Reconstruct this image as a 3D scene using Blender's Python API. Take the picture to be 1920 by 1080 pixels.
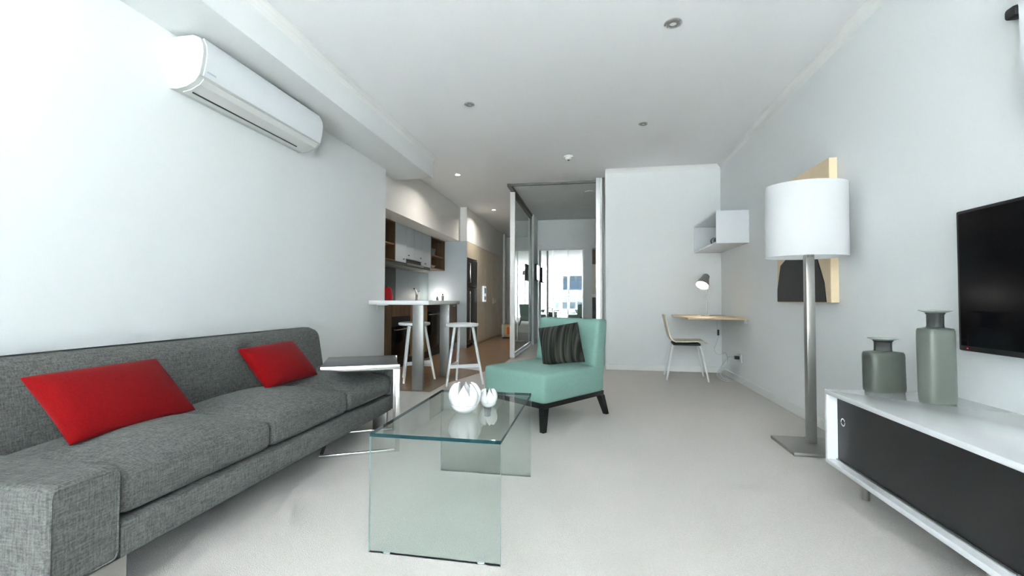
import bpy, bmesh, math, random
from mathutils import Vector, Matrix
random.seed(7)
R = math.radians
for o in list(bpy.data.objects):
    bpy.data.objects.remove(o, do_unlink=True)
scene = bpy.context.scene
COL = scene.collection

# ------------------------------------------------------------------ camera
EYE = Vector((0, 0, .925))
yaw, pitch, roll, FPX = R(10.12), R(1.51), R(.17), 832.0
fw = Vector((-math.sin(yaw)*math.cos(pitch), math.cos(yaw)*math.cos(pitch), math.sin(pitch)))
rt0 = Vector((math.cos(yaw), math.sin(yaw), 0)); up0 = rt0.cross(fw)
rt = rt0*math.cos(roll)+up0*math.sin(roll); up = up0*math.cos(roll)-rt0*math.sin(roll)
cd = bpy.data.cameras.new('camera'); cam = bpy.data.objects.new('camera', cd); COL.objects.link(cam)
cd.sensor_width = 36; cd.lens = FPX/1920*36; cd.clip_start = .02; cd.clip_end = 800
M = Matrix((rt, up, -fw)).transposed().to_4x4(); M.translation = EYE
cam.matrix_world = M
scene.camera = cam

# ------------------------------------------------------------------ world, light, exposure
w = bpy.data.worlds.new('sky'); scene.world = w; w.use_nodes = True
bg = w.node_tree.nodes['Background']
bg.inputs[0].default_value = (.74, .88, 1.0, 1); bg.inputs[1].default_value = 1.6
vs = scene.view_settings
vs.view_transform = 'Standard'; vs.look = 'None'; vs.gamma = 1; vs.use_curve_mapping = False
vs.exposure = 2.70
sl = bpy.data.lights.new('sun', 'SUN'); sl.energy = 47; sl.angle = R(.6); sl.color = (.93, .97, 1.0)
su = bpy.data.objects.new('sun', sl); COL.objects.link(su)
su.rotation_euler = Vector((-.55, .22, -.80)).to_track_quat('-Z', 'Y').to_euler()
pl = bpy.data.lights.new('window_portal', 'AREA'); pl.shape = 'RECTANGLE'; pl.size = 3.7; pl.size_y = 2.4
pl.cycles.is_portal = True
po = bpy.data.objects.new('window_portal', pl); COL.objects.link(po)
po.location = (-.35, -6.97, 1.25); po.rotation_euler = (R(90), 0, 0)

pl2 = bpy.data.lights.new('side_window_portal', 'AREA'); pl2.shape = 'RECTANGLE'; pl2.size = 2.4; pl2.size_y = 2.3
pl2.cycles.is_portal = True
po2 = bpy.data.objects.new('side_window_portal', pl2); COL.objects.link(po2)
po2.location = (1.63, -5.5, 1.25); po2.rotation_euler = (R(90), 0, R(90))

# ------------------------------------------------------------------ materials
MATS = {}
def mat(name, col, rough=.5, metal=0, spec=.5, bump=0, bscale=200, var=0, vscale=8, emit=None, estr=0, trans=0, coat=0, ior=1.45):
    m = bpy.data.materials.new(name); m.use_nodes = True
    nt = m.node_tree; b = nt.nodes['Principled BSDF']
    b.inputs['Base Color'].default_value = (*col, 1); b.inputs['Roughness'].default_value = rough
    b.inputs['Metallic'].default_value = metal; b.inputs['Specular IOR Level'].default_value = spec
    b.inputs['Coat Weight'].default_value = coat; b.inputs['Coat Roughness'].default_value = .05
    b.inputs['Transmission Weight'].default_value = trans; b.inputs['IOR'].default_value = ior
    if emit:
        b.inputs['Emission Color'].default_value = (*emit, 1); b.inputs['Emission Strength'].default_value = estr
    tc = nt.nodes.new('ShaderNodeTexCoord')
    if bump:
        n = nt.nodes.new('ShaderNodeTexNoise'); n.inputs['Scale'].default_value = bscale; n.inputs['Detail'].default_value = 3
        nt.links.new(tc.outputs['Object'], n.inputs['Vector'])
        bp = nt.nodes.new('ShaderNodeBump'); bp.inputs['Strength'].default_value = bump; bp.inputs['Distance'].default_value = .01
        nt.links.new(n.outputs['Fac'], bp.inputs['Height']); nt.links.new(bp.outputs['Normal'], b.inputs['Normal'])
    if var:
        n = nt.nodes.new('ShaderNodeTexNoise'); n.inputs['Scale'].default_value = vscale; n.inputs['Detail'].default_value = 4
        nt.links.new(tc.outputs['Object'], n.inputs['Vector'])
        mr = nt.nodes.new('ShaderNodeMapRange'); mr.inputs[3].default_value = 1-var; mr.inputs[4].default_value = 1+var
        nt.links.new(n.outputs['Fac'], mr.inputs[0])
        mx = nt.nodes.new('ShaderNodeMix'); mx.data_type = 'RGBA'; mx.blend_type = 'MULTIPLY'; mx.inputs[0].default_value = 1
        mx.inputs[6].default_value = (*col, 1); nt.links.new(mr.outputs[0], mx.inputs[7])
        nt.links.new(mx.outputs[2], b.inputs['Base Color'])
    MATS[name] = m
    return m

def weave(name, c1, c2, s=90, rough=.95, bump=.35, contrast=(.35, .65), fine=1.0):
    """woven cloth: two crossed sets of stretched threads"""
    m = bpy.data.materials.new(name); m.use_nodes = True
    nt = m.node_tree; b = nt.nodes['Principled BSDF']; b.inputs['Roughness'].default_value = rough
    b.inputs['Specular IOR Level'].default_value = .15
    b.inputs['Sheen Weight'].default_value = .04
    tc = nt.nodes.new('ShaderNodeTexCoord'); outs = []
    for sc in ((s*.12, s, s*.9), (s, s*.14, s*1.1), (s*.9, s*1.1, s*.12)):
        mp = nt.nodes.new('ShaderNodeMapping'); mp.inputs['Scale'].default_value = sc
        nt.links.new(tc.outputs['Object'], mp.inputs[0])
        n = nt.nodes.new('ShaderNodeTexNoise'); n.inputs['Scale'].default_value = fine; n.inputs['Detail'].default_value = 3
        nt.links.new(mp.outputs[0], n.inputs['Vector']); outs.append(n.outputs['Fac'])
    a = nt.nodes.new('ShaderNodeMath'); a.operation = 'ADD'; nt.links.new(outs[0], a.inputs[0]); nt.links.new(outs[1], a.inputs[1])
    a2 = nt.nodes.new('ShaderNodeMath'); a2.operation = 'ADD'; nt.links.new(a.outputs[0], a2.inputs[0]); nt.links.new(outs[2], a2.inputs[1])
    d = nt.nodes.new('ShaderNodeMath'); d.operation = 'DIVIDE'; d.inputs[1].default_value = 3; nt.links.new(a2.outputs[0], d.inputs[0])
    cr = nt.nodes.new('ShaderNodeValToRGB'); e = cr.color_ramp.elements
    e[0].position, e[1].position = contrast; e[0].color = (*c1, 1); e[1].color = (*c2, 1)
    nt.links.new(d.outputs[0], cr.inputs[0]); nt.links.new(cr.outputs[0], b.inputs['Base Color'])
    bp = nt.nodes.new('ShaderNodeBump'); bp.inputs['Strength'].default_value = bump; bp.inputs['Distance'].default_value = .004
    nt.links.new(d.outputs[0], bp.inputs['Height']); nt.links.new(bp.outputs['Normal'], b.inputs['Normal'])
    MATS[name] = m
    return m

def wood(name, c1, c2, axis=1, s=3, rough=.4, coat=0):
    m = bpy.data.materials.new(name); m.use_nodes = True
    nt = m.node_tree; b = nt.nodes['Principled BSDF']; b.inputs['Roughness'].default_value = rough
    b.inputs['Coat Weight'].default_value = coat; b.inputs['Coat Roughness'].default_value = .12
    tc = nt.nodes.new('ShaderNodeTexCoord'); mp = nt.nodes.new('ShaderNodeMapping')
    sc = [s*8]*3; sc[axis] = s*.6; mp.inputs['Scale'].default_value = sc
    nt.links.new(tc.outputs['Object'], mp.inputs[0])
    n = nt.nodes.new('ShaderNodeTexNoise'); n.inputs['Scale'].default_value = 1; n.inputs['Detail'].default_value = 6; n.inputs['Distortion'].default_value = .6
    nt.links.new(mp.outputs[0], n.inputs['Vector'])
    cr = nt.nodes.new('ShaderNodeValToRGB'); e = cr.color_ramp.elements
    e[0].position, e[1].position = .3, .7; e[0].color = (*c1, 1); e[1].color = (*c2, 1)
    nt.links.new(n.outputs['Fac'], cr.inputs[0]); nt.links.new(cr.outputs[0], b.inputs['Base Color'])
    MATS[name] = m
    return m

def sheet_glass(name, tint, ior=1.5, rough=0.0):
    """thin clear sheet: light goes straight through, front face reflects by Fresnel"""
    m = bpy.data.materials.new(name); m.use_nodes = True
    nt = m.node_tree; nt.nodes.remove(nt.nodes['Principled BSDF']); out = nt.nodes['Material Output']
    t = nt.nodes.new('ShaderNodeBsdfTransparent'); t.inputs[0].default_value = (*tint, 1)
    g = nt.nodes.new('ShaderNodeBsdfGlossy'); g.inputs['Roughness'].default_value = rough; g.inputs[0].default_value = (1, 1, 1, 1)
    f = nt.nodes.new('ShaderNodeFresnel'); f.inputs[0].default_value = ior
    ge = nt.nodes.new('ShaderNodeNewGeometry')
    inv = nt.nodes.new('ShaderNodeMath'); inv.operation = 'SUBTRACT'; inv.inputs[0].default_value = 1; nt.links.new(ge.outputs['Backfacing'], inv.inputs[1])
    mu = nt.nodes.new('ShaderNodeMath'); mu.operation = 'MULTIPLY'; nt.links.new(f.outputs[0], mu.inputs[0]); nt.links.new(inv.outputs[0], mu.inputs[1])
    mx = nt.nodes.new('ShaderNodeMixShader'); nt.links.new(mu.outputs[0], mx.inputs[0]); nt.links.new(t.outputs[0], mx.inputs[1]); nt.links.new(g.outputs[0], mx.inputs[2])
    nt.links.new(mx.outputs[0], out.inputs[0])
    MATS[name] = m
    return m

mat('wall_paint', (.80, .825, .83), .85, bump=.03, bscale=60)
mat('ceiling_paint', (.92, .935, .95), .9)
mat('trim_paint', (.82, .83, .82), .5)
mat('kitchen_paint', (.82, .81, .78), .7)
def carpet():
    m = mat('carpet', (.68, .64, .61), 1, spec=.1, bump=.6, bscale=260, var=.10, vscale=120)
carpet()
wood('timber', (.24, .145, .075), (.33, .205, .11), axis=1, s=4, rough=.28, coat=.2)
weave('sofa_cloth', (.066, .069, .066), (.170, .173, .165), s=190, contrast=(.38, .62))
weave('red_cloth', (.155, .0015, .002), (.205, .002, .003), s=260, bump=.12)
weave('mint_cloth', (.19, .335, .29), (.235, .39, .34), s=300, bump=.15)
mat('black_wood', (.006, .006, .006), .45)
mat('chrome', (.75, .75, .74), .16, 1)
mat('brushed_steel', (.42, .41, .39), .34, 1)
mat('post_steel', (.36, .36, .35), .42, .85)
mat('aluminium', (.62, .63, .63), .35, 1)
mat('dark_aluminium', (.16, .165, .16), .4, .8)
mat('white_gloss', (.88, .90, .93), .12, coat=.6)
mat('white_satin', (.80, .81, .81), .35)
mat('white_metal', (.82, .83, .83), .35)
mat('ceramic', (.74, .75, .76), .25, coat=.3)
mat('black_gloss', (.003, .003, .004), .16, spec=.14)
mat('black_matte', (.012, .012, .013), .5)
mat('dark_veneer', (.012, .011, .011), .38)
mat('dark_top', (.055, .055, .06), .3)
mat('ac_plastic', (.52, .55, .54), .35)
mat('ac_panel', (.74, .77, .80), .25)
mat('ac_under', (.66, .67, .66), .45)
mat('slot_dark', (.06, .06, .06), .7)
mat('mirror', (.86, .88, .87), .01, 1)
mat('lamp_cloth', (.80, .81, .82), .9, spec=.1)
def shade_cloth():
    m = bpy.data.materials['lamp_cloth']; nt = m.node_tree; b = nt.nodes['Principled BSDF']; out = nt.nodes['Material Output']
    tr = nt.nodes.new('ShaderNodeBsdfTranslucent'); tr.inputs[0].default_value = (.9, .91, .92, 1)
    mx = nt.nodes.new('ShaderNodeMixShader'); mx.inputs[0].default_value = .4
    nt.links.new(b.outputs[0], mx.inputs[1]); nt.links.new(tr.outputs[0], mx.inputs[2]); nt.links.new(mx.outputs[0], out.inputs[0])
shade_cloth()
mat('lamp_bulb', (1, .97, .9), .4, emit=(1, .93, .82), estr=2)
mat('downlight_lit', (1, .95, .85), .4, emit=(1, .93, .80), estr=5)
mat('downlight_off', (.8, .8, .8), .3)
mat('plywood', (.78, .62, .42), .55, var=.06, vscale=14)
wood('desk_wood', (.52, .38, .24), (.64, .49, .33), axis=1, s=3, rough=.4)
wood('cab_wood', (.10, .058, .028), (.17, .10, .048), axis=2, s=3, rough=.4)
wood('cab_wood_light', (.22, .12, .05), (.30, .17, .075), axis=2, s=3, rough=.4)
mat('cream_ply', (.72, .66, .52), .4)
mat('putty_gloss', (.70, .62, .49), .3, coat=.15)
mat('fridge_steel', (.045, .045, .042), .28, .6)
mat('splash_glass', (.26, .32, .345), .4)
mat('splash_dark', (.045, .045, .04), .2)
mat('cool_white', (.52, .57, .61), .4)
mat('red_plastic', (.42, .005, .012), .25)
mat('black_plastic', (.02, .02, .02), .4)
mat('grey_metal', (.30, .31, .30), .35, .6)
mat('glass_edge', (.006, .040, .048), .3, spec=.2)
mat('glass_edge_pale', (.42, .56, .53), .3)
mat('cord_white', (.62, .65, .66), .4)
mat('card_yellow', (.60, .45, .22), .6)
mat('card_orange', (.62, .12, .02), .6)
mat('pale_plastic', (.78, .75, .64), .4)
mat('smoke_glass', (.44, .475, .43), .28, trans=.72, ior=1.35)
mat('smoke_glass_dark', (.30, .325, .285), .28, trans=.72, ior=1.35)
mat('smoke_lip', (.62, .67, .62), .25, trans=.5, ior=1.3)
mat('clear_ware', (.8, .85, .86), .05, trans=.8)
mat('reflection_glow', (.55, .62, .68), .15, emit=(.75, .85, .95), estr=.1)  # pale colour and faint glow paint reflections onto intercom and bedroom television
mat('red_led', (1, .02, .02), .4, emit=(1, .03, .03), estr=.15)
mat('city_blue', (.004, .016, .032), .3)
mat('city_white', (.045, .046, .048), .7)
mat('city_grey', (.02, .022, .025), .7)
mat('city_pane', (.008, .012, .016), .15)
mat('pale_tile', (.82, .82, .80), .6)  # made near white so the sunlit balcony throws light onto the ceiling
mat('concrete', (.55, .54, .52), .9)
sheet_glass('table_glass', (.915, .955, .943))
sheet_glass('partition_glass', (.62, .68, .66), ior=1.9)
sheet_glass('window_glass', (.97, .985, .98))
def stripes():
    m = bpy.data.materials.new('striped_cloth'); m.use_nodes = True
    nt = m.node_tree; b = nt.nodes['Principled BSDF']; b.inputs['Roughness'].default_value = .85; b.inputs['Specular IOR Level'].default_value = .15
    tc = nt.nodes.new('ShaderNodeTexCoord'); mp = nt.nodes.new('ShaderNodeMapping'); mp.inputs['Scale'].default_value = (34, 1.6, 0)
    nt.links.new(tc.outputs['Object'], mp.inputs[0])
    n = nt.nodes.new('ShaderNodeTexNoise'); n.inputs['Scale'].default_value = 1; n.inputs['Detail'].default_value = 3
    nt.links.new(mp.outputs[0], n.inputs['Vector'])
    cr = nt.nodes.new('ShaderNodeValToRGB'); e = cr.color_ramp.elements
    e[0].position, e[1].position = .42, .70; e[0].color = (.011, .012, .011, 1); e[1].color = (.075, .072, .058, 1)
    nt.links.new(n.outputs['Fac'], cr.inputs[0]); nt.links.new(cr.outputs[0], b.inputs['Base Color'])
    MATS['striped_cloth'] = m
stripes()

# ------------------------------------------------------------------ mesh helpers
def newbm(): return bmesh.new()
def box(bm, lo, hi, bev=0, seg=2):
    lo = Vector(lo); hi = Vector(hi)
    vs_ = bmesh.ops.create_cube(bm, size=1)['verts']
    c = (lo+hi)/2; d = hi-lo
    for v in vs_: v.co = Vector((v.co.x*d.x, v.co.y*d.y, v.co.z*d.z))+c
    if bev:
        es = list({e for v in vs_ for e in v.link_edges})
        bmesh.ops.bevel(bm, geom=es, offset=min(bev, min(d)*.49), segments=seg, affect='EDGES', profile=.5)
    return bm
def bx(lo, hi, bev=0, seg=2): return box(newbm(), lo, hi, bev, seg)
def softbox(h, r, crown=0, n=12, taper=None):
    """dense rounded box centred on 0, half sizes h, corner radius r, crowned top"""
    bm = newbm(); bmesh.ops.create_cube(bm, size=2)
    bmesh.ops.subdivide_edges(bm, edges=bm.edges[:], cuts=n, use_grid_fill=True)
    for v in bm.verts:
        p = [math.sin(c*math.pi/2)*h[i] for i, c in enumerate(v.co)]
        q = [max(-(h[i]-r), min(h[i]-r, p[i])) for i in range(3)]
        d = Vector([p[i]-q[i] for i in range(3)])
        if d.length > 1e-9: d = d.normalized()*r if (sum(abs(x) > 1e-9 for x in d) > 1) else d
        co = Vector(q)+d
        if crown:
            u = co.x/h[0]; t = co.y/h[1]
            k = max(0, (1-abs(u)**2.6))*max(0, (1-abs(t)**2.6))
            co.z += crown*k*max(0, (co.z/h[2]+1)/2)
        if taper: co = taper(co)
        v.co = co
    return bm
def pillow(wd, ht, th, n=18, pull=.07):
    bm = newbm(); rows = {}
    for s in (1, -1):
        for i in range(n+1):
            for j in range(n+1):
                u = -1+2*i/n; v = -1+2*j/n
                u = math.sin(u*math.pi/2); v = math.sin(v*math.pi/2)
                edge = i in (0, n) or j in (0, n)
                if s == -1 and edge: rows[s, i, j] = rows[1, i, j]; continue
                z = s*th/2*((1-u*u)*(1-v*v))**.42
                x = wd/2*u*(1-pull*(1-v*v)); y = ht/2*v*(1-pull*(1-u*u))
                rows[s, i, j] = bm.verts.new((x, y, z))
    for s in (1, -1):
        for i in range(n):
            for j in range(n):
                f = [rows[s, i, j], rows[s, i+1, j], rows[s, i+1, j+1], rows[s, i, j+1]]
                if s == -1: f.reverse()
                bm.faces.new(f)
    return bm
def tube(bm, pts, r, seg=10, closed=False, caps=True):
    pts = [Vector(p) for p in pts]; n = len(pts); rings = []
    ref = None
    for i, p in enumerate(pts):
        if closed: t = (pts[(i+1) % n]-pts[i-1]).normalized()
        else: t = (pts[min(i+1, n-1)]-pts[max(i-1, 0)]).normalized()
        if ref is None:
            ref = Vector((0, 0, 1)) if abs(t.z) < .9 else Vector((1, 0, 0))
        a = (ref-t*ref.dot(t)).normalized(); b = t.cross(a); ref = a
        rr = r[i] if isinstance(r, (list, tuple)) else r
        rings.append([bm.verts.new(p+a*rr*math.cos(2*math.pi*k/seg)+b*rr*math.sin(2*math.pi*k/seg)) for k in range(seg)])
    for i in range(n if closed else n-1):
        A = rings[i]; B = rings[(i+1) % n]
        for k in range(seg): bm.faces.new((A[k], A[(k+1) % seg], B[(k+1) % seg], B[k]))
    if caps and not closed:
        bm.faces.new(rings[0][::-1]); bm.faces.new(rings[-1])
    return bm
def lathe(bm, prof, seg=32, c=(0, 0, 0), sx=1, sy=1, power=2, shape=None, caps=True):
    rings = []
    for (r, z) in prof:
        ring = []
        for k in range(seg):
            a = 2*math.pi*k/seg; ca, sa = math.cos(a), math.sin(a)
            if shape: x, y = shape(a, r, z)
            else:
                x = r*math.copysign(abs(ca)**(2/power), ca)*sx; y = r*math.copysign(abs(sa)**(2/power), sa)*sy
            ring.append(bm.verts.new((c[0]+x, c[1]+y, c[2]+z)))
        rings.append(ring)
    for A, B in zip(rings, rings[1:]):
        for k in range(seg): bm.faces.new((A[k], A[(k+1) % seg], B[(k+1) % seg], B[k]))
    if caps and prof[0][0] > 1e-4: bm.faces.new(rings[0][::-1])
    if caps and prof[-1][0] > 1e-4: bm.faces.new(rings[-1])
    bmesh.ops.remove_doubles(bm, verts=bm.verts[:], dist=1e-6)
    return bm
def prism(bm, poly, axis, a, b):
    """poly of 2-D points (the two other axes in order) extruded along axis from a to b"""
    def P(p, t):
        l = list(p); l.insert(axis, t); return l
    A = [bm.verts.new(P(p, a)) for p in poly]; B = [bm.verts.new(P(p, b)) for p in poly]
    n = len(poly)
    bm.faces.new(A); bm.faces.new(B[::-1])
    for i in range(n): bm.faces.new((A[i], B[i], B[(i+1) % n], A[(i+1) % n]))
    bmesh.ops.recalc_face_normals(bm, faces=bm.faces[:])
    return bm
def taper_leg(bm, p0, s0, p1, s1, rotz=0):
    """square post from p0 (size s0) to p1 (size s1)"""
    c, s = math.cos(rotz), math.sin(rotz); rings = []
    for p, sz in ((p0, s0), (p1, s1)):
        sx, sy = sz if isinstance(sz, tuple) else (sz, sz)
        rings.append([bm.verts.new((p[0]+(x*sx*c-y*sy*s)/2, p[1]+(x*sx*s+y*sy*c)/2, p[2])) for x, y in ((-1, -1), (1, -1), (1, 1), (-1, 1))])
    A, B = rings
    bm.faces.new(A[::-1]); bm.faces.new(B)
    for k in range(4): bm.faces.new((A[k], A[(k+1) % 4], B[(k+1) % 4], B[k]))
    bmesh.ops.recalc_face_normals(bm, faces=bm.faces[:])
    return bm
def arc(c, r, a0, a1, n, plane='xz', other=0):
    out = []
    for i in range(n+1):
        a = R(a0+(a1-a0)*i/n); x = c[0]+r*math.cos(a); y = c[1]+r*math.sin(a)
        out.append({'xz': (x, other, y), 'yz': (other, x, y), 'xy': (x, y, other)}[plane])
    return out

def finish(name, bm, material, smooth=True, angle=40):
    bmesh.ops.recalc_face_normals(bm, faces=bm.faces[:])
    if smooth:
        for f in bm.faces: f.smooth = True
        for e in bm.edges: e.smooth = e.calc_face_angle(0) < R(angle)
    me = bpy.data.meshes.new(name); bm.to_mesh(me); bm.free()
    for mm in (material if isinstance(material, (list, tuple)) else [material]): me.materials.append(MATS[mm])
    o = bpy.data.objects.new(name, me); COL.objects.link(o)
    return o
def tag(o, label=None, cat=None, group=None, kind=None):
    if label: o['label'] = label
    if cat: o['category'] = cat
    if group: o['group'] = group
    if kind: o['kind'] = kind
    return o
def thing(name, label, cat, loc=(0, 0, 0), rotz=0, group=None):
    o = bpy.data.objects.new(name, None); COL.objects.link(o); o.empty_display_size = .1
    o.location = loc; o.rotation_euler = (0, 0, rotz)
    return tag(o, label, cat, group)
def wmat(o):
    m = Matrix.LocRotScale(o.location, o.rotation_euler, o.scale)
    return wmat(o.parent) @ m if o.parent else m
def part(name, bm, material, parent, world=True, label=None, smooth=True, angle=40):
    if world: bm.transform(wmat(parent).inverted())
    o = finish(name, bm, material, smooth, angle); o.parent = parent
    if label: o['label'] = label
    return o
def single(name, bm, material, label, cat, loc, group=None, smooth=True, rot=None):
    """a one-mesh thing; geometry given around its own origin"""
    o = finish(name, bm, material, smooth); o.location = loc
    if rot: o.rotation_euler = rot
    return tag(o, label, cat, group)
def struct(name, bm, material, label, parent=None, cat=None):
    o = finish(name, bm, material, False)
    if parent: o.parent = parent; return o
    return tag(o, label, cat, None, 'structure')
def copy_tree(o, parent=None):
    c = o.copy(); COL.objects.link(c); c.parent = parent
    for ch in list(o.children): copy_tree(ch, c)
    return c

# ================================================================== SETTING
H = 2.68; XR = 1.645; XL = -2.34; YB = 6.08; YF = -7.0; SOF = 2.43; XK = -2.45; XKB = -3.09; XH = -2.32; YM = 9.73
struct('floor', bx((-3.3, YF-.2, -.1), (XR+.15, 12.7, 0)), 'carpet', 'pale beige carpet covering the living room floor', cat='floor')
bm = newbm()
prism(bm, [(-3.25, 4.25), (-1.59, 4.25), (-1.58, 4.7), (-1.25, 6.0), (-1.25, 12.5), (-3.25, 12.5)], 2, -.02, .004)
struct('floor_hall', bm, 'timber', 'brown timber floor of the kitchen and hallway', cat='floor')
struct('ceiling', bx((-3.3, YF-.2, H), (XR+.15, 12.7, H+.12)), 'ceiling_paint', 'white plaster ceiling', cat='ceiling')
struct('wall_left', bx((XL-.16, YF-.2, 0), (XL, 4.77, H)), 'wall_paint', 'white wall behind the grey sofa', cat='wall')
WY0, WY1, WZ0, WZ1 = -6.7, -4.3, .10, 2.40        # side window behind the photographer
bm = newbm()
box(bm, (XR, WY1, 0), (XR+.15, 10.0, H)); box(bm, (XR, YF-.2, 0), (XR+.15, WY0, H)); box(bm, (XR, WY0, 0), (XR+.15, WY1, WZ0)); box(bm, (XR, WY0, WZ1), (XR+.15, WY1, H))
struct('wall_right', bm, 'wall_paint', 'white wall behind the television and floor lamp', cat='wall')
struct('wall_back', bx((.19, YB, 0), (XR, 6.42, H)), 'wall_paint', 'white wall behind the desk', cat='wall')
struct('wall_kitchen_side', bx((-3.25, 4.6, 0), (XL-.16, 4.77, H)), 'kitchen_paint', 'short wall closing the near end of the kitchen recess', cat='wall')
struct('wall_kitchen', bx((-3.25, 4.77, 0), (XKB, 12.5, H)), 'kitchen_paint', 'shaded wall at the back of the kitchen recess', cat='wall')
struct('wall_hall', bx((-3.25, 12.3, 0), (-1.1, 12.5, H)), 'kitchen_paint', 'grey wall at the far end of the hallway', cat='wall')
struct('wall_bedroom', bx((-1.28, 9.83, 0), (XR, 9.98, H)), 'wall_paint', 'pale wall above the mirrored wardrobe in the bedroom', cat='wall')
struct('wall_partition', bx((-1.28, 9.05, 0), (-1.16, 12.3, H)), 'wall_paint', 'pale wall between hallway and bedroom', cat='wall')
# bulkheads
struct('trim_1', bx((XL, YF, SOF), (-1.935, 5.22, H)), 'wall_paint', 'white bulkhead along the left wall above the air conditioner', cat='bulkhead')
struct('trim_2', bx((XKB, 4.77, 2.03), (XK, 8.1, H)), 'kitchen_paint', 'pale bulkhead above the kitchen wall cabinets', cat='bulkhead')
struct('trim_3', bx((XKB, 8.1, 2.035), (XH, 11.62, H)), 'kitchen_paint', 'beige bulkhead above the fridge and hall cupboards', cat='bulkhead')
struct('trim_4', bx((XKB, 11.62, 0), (XH+.05, 11.75, H)), 'trim_paint', 'narrow pale pier at the end of the hall cupboards', cat='pier')
# soffit link over the wall end (bulkhead return)
struct('trim_5', bx((-2.52, 4.77, SOF), (XL, 5.22, H)), 'wall_paint', 'end of the bulkhead returning over the kitchen opening', cat='bulkhead')
# cornices
def cornice(bm, a, b, inward, s=.055):
    a = Vector(a); b = Vector(b); n = Vector(inward)
    prof = [(0, 0), (s, 0), (s*.75, -s*.12), (s*.35, -s*.42), (s*.12, -s*.75), (0, -s)]
    A = [bm.verts.new(a+n*x+Vector((0, 0, z))) for x, z in prof]; B = [bm.verts.new(b+n*x+Vector((0, 0, z))) for x, z in prof]
    bm.faces.new(A); bm.faces.new(B[::-1])
    for i in range(len(prof)): bm.faces.new((A[i], B[i], B[(i+1) % 6], A[(i+1) % 6]))
    return bm
for i, (a, b, nn, lab) in enumerate((((XR, YF, H), (XR, YB, H), (-1, 0, 0), 'white cornice along the top of the right wall'),
                            ((.19, YB, H), (XR, YB, H), (0, -1, 0), 'white cornice along the top of the desk wall'),
                            ((-1.935, YF, H), (-1.935, 5.22, H), (1, 0, 0), 'white cornice along the left bulkhead'))):
    struct('trim_%d' % (6+i), cornice(newbm(), a, b, nn), 'trim_paint', lab, cat='cornice')
# baseboards
struct('baseboard_right', bx((XR-.014, WY1, 0), (XR, YB-.014, .075), .004), 'trim_paint', 'low white skirting along the right wall', cat='skirting')
struct('baseboard_back', bx((.19, YB-.014, 0), (XR, YB, .075), .004), 'trim_paint', 'low white skirting below the desk wall', cat='skirting')
struct('baseboard_left', bx((XL, YF, 0), (XL+.014, 4.77, .075), .004), 'trim_paint', 'low white skirting behind the sofa', cat='skirting')

# window wall behind the photographer, seen in the mirrors
bm = newbm()
box(bm, (XL, YF-.15, SOF-.02), (XR, YF, H)); box(bm, (XL, YF-.15, 0), (-2.22, YF, H)); box(bm, (1.52, YF-.15, 0), (XR, YF, H))
struct('wall_front', bm, 'wall_paint', 'wall around the balcony doors opposite the mirrors', cat='wall')
win = thing('window_1', 'wide aluminium balcony doors with clear panes reflected in the mirror', 'window', (-.35, YF-.07, 0)); win['kind'] = 'structure'
bm = newbm(); x0, x1, zt = -2.22, 1.52, SOF-.02
for x in (x0, x0+.90, x0+1.87, x0+2.80, x1-.05): box(bm, (x, YF-.10, 0), (x+.05, YF-.04, zt))
box(bm, (x0, YF-.10, 0), (x1, YF-.04, .06)); box(bm, (x0, YF-.10, zt-.06), (x1, YF-.04, zt))
part('window_frame', bm, 'dark_aluminium', win)
for x in (x0+.05, x0+.95, x0+1.92, x0+2.85):
    part('pane', bx((x, YF-.075, .06), (x+.87 if x < .6 else x1-.05, YF-.068, zt-.06)), 'window_glass', win, smooth=False)
win2 = thing('window_2', 'wide side window with aluminium frame behind the photographer', 'window', (XR+.07, -5.5, WZ0)); win2['kind'] = 'structure'
bm = newbm(); wys = [WY0, WY0+1.2, WY1-.05]
for y in wys: box(bm, (XR+.04, y, WZ0), (XR+.10, y+.05, WZ1))
box(bm, (XR+.04, WY0, WZ0), (XR+.10, WY1, WZ0+.05)); box(bm, (XR+.04, WY0, WZ1-.05), (XR+.10, WY1, WZ1))
part('window_frame', bm, 'aluminium', win2)
for a, b in zip(wys, wys[1:]): part('pane', bx((XR+.066, a+.05, WZ0+.05), (XR+.073, b, WZ1-.05)), 'window_glass', win2, smooth=False)
struct('floor_balcony', bx((-4.4, YF-4.1, -.2), (4.6, YF-.16, -.04)), 'pale_tile', 'pale balcony slab outside the windows, deepened to bounce sunlight indoors', cat='balcony')
YR = YF-4.0
rail = thing('balcony_railing', 'glass balcony railing with steel handrail reflected in the mirror', 'railing', (-.4, YR, -.04))
part('handrail', tube(newbm(), [(-3.3, YR, 1.06), (2.5, YR, 1.06)], .022), 'chrome', rail)
for i in range(5):
    x = -3.3+i*1.16
    part('pane', bx((x+.02, YR-.005, .02), (x+1.14, YR+.005, 1.0)), 'window_glass', rail, smooth=False)
    part('post', tube(newbm(), [(x, YR, -.04), (x, YR, 1.06)], .02, 8), 'chrome', rail)
def tower(label, x0, x1, y0, y1, top, body, nx, nz):
    t = thing('city_tower', label, 'building', ((x0+x1)/2, (y0+y1)/2, -45))
    part('wall', bx((x0, y0, -45), (x1, y1, top)), body, t, smooth=False)
    n = 0; cw = (x1-x0)/nx; ch = 3.6
    me = None
    for k in range(nz):
        for i in range(nx):
            z = top-2-(k+1)*ch
            bm = bx((-cw*.36, -.15, -1.1), (cw*.36, .15, 1.1))
            if me is None:
                o = finish('window', bm, 'city_pane', False); me = o.data
            else:
                bm.free(); o = bpy.data.objects.new('window', me); COL.objects.link(o)
            o.parent = t; o.location = Vector((x0+cw*(i+.5), y1, z))-t.location
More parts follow.
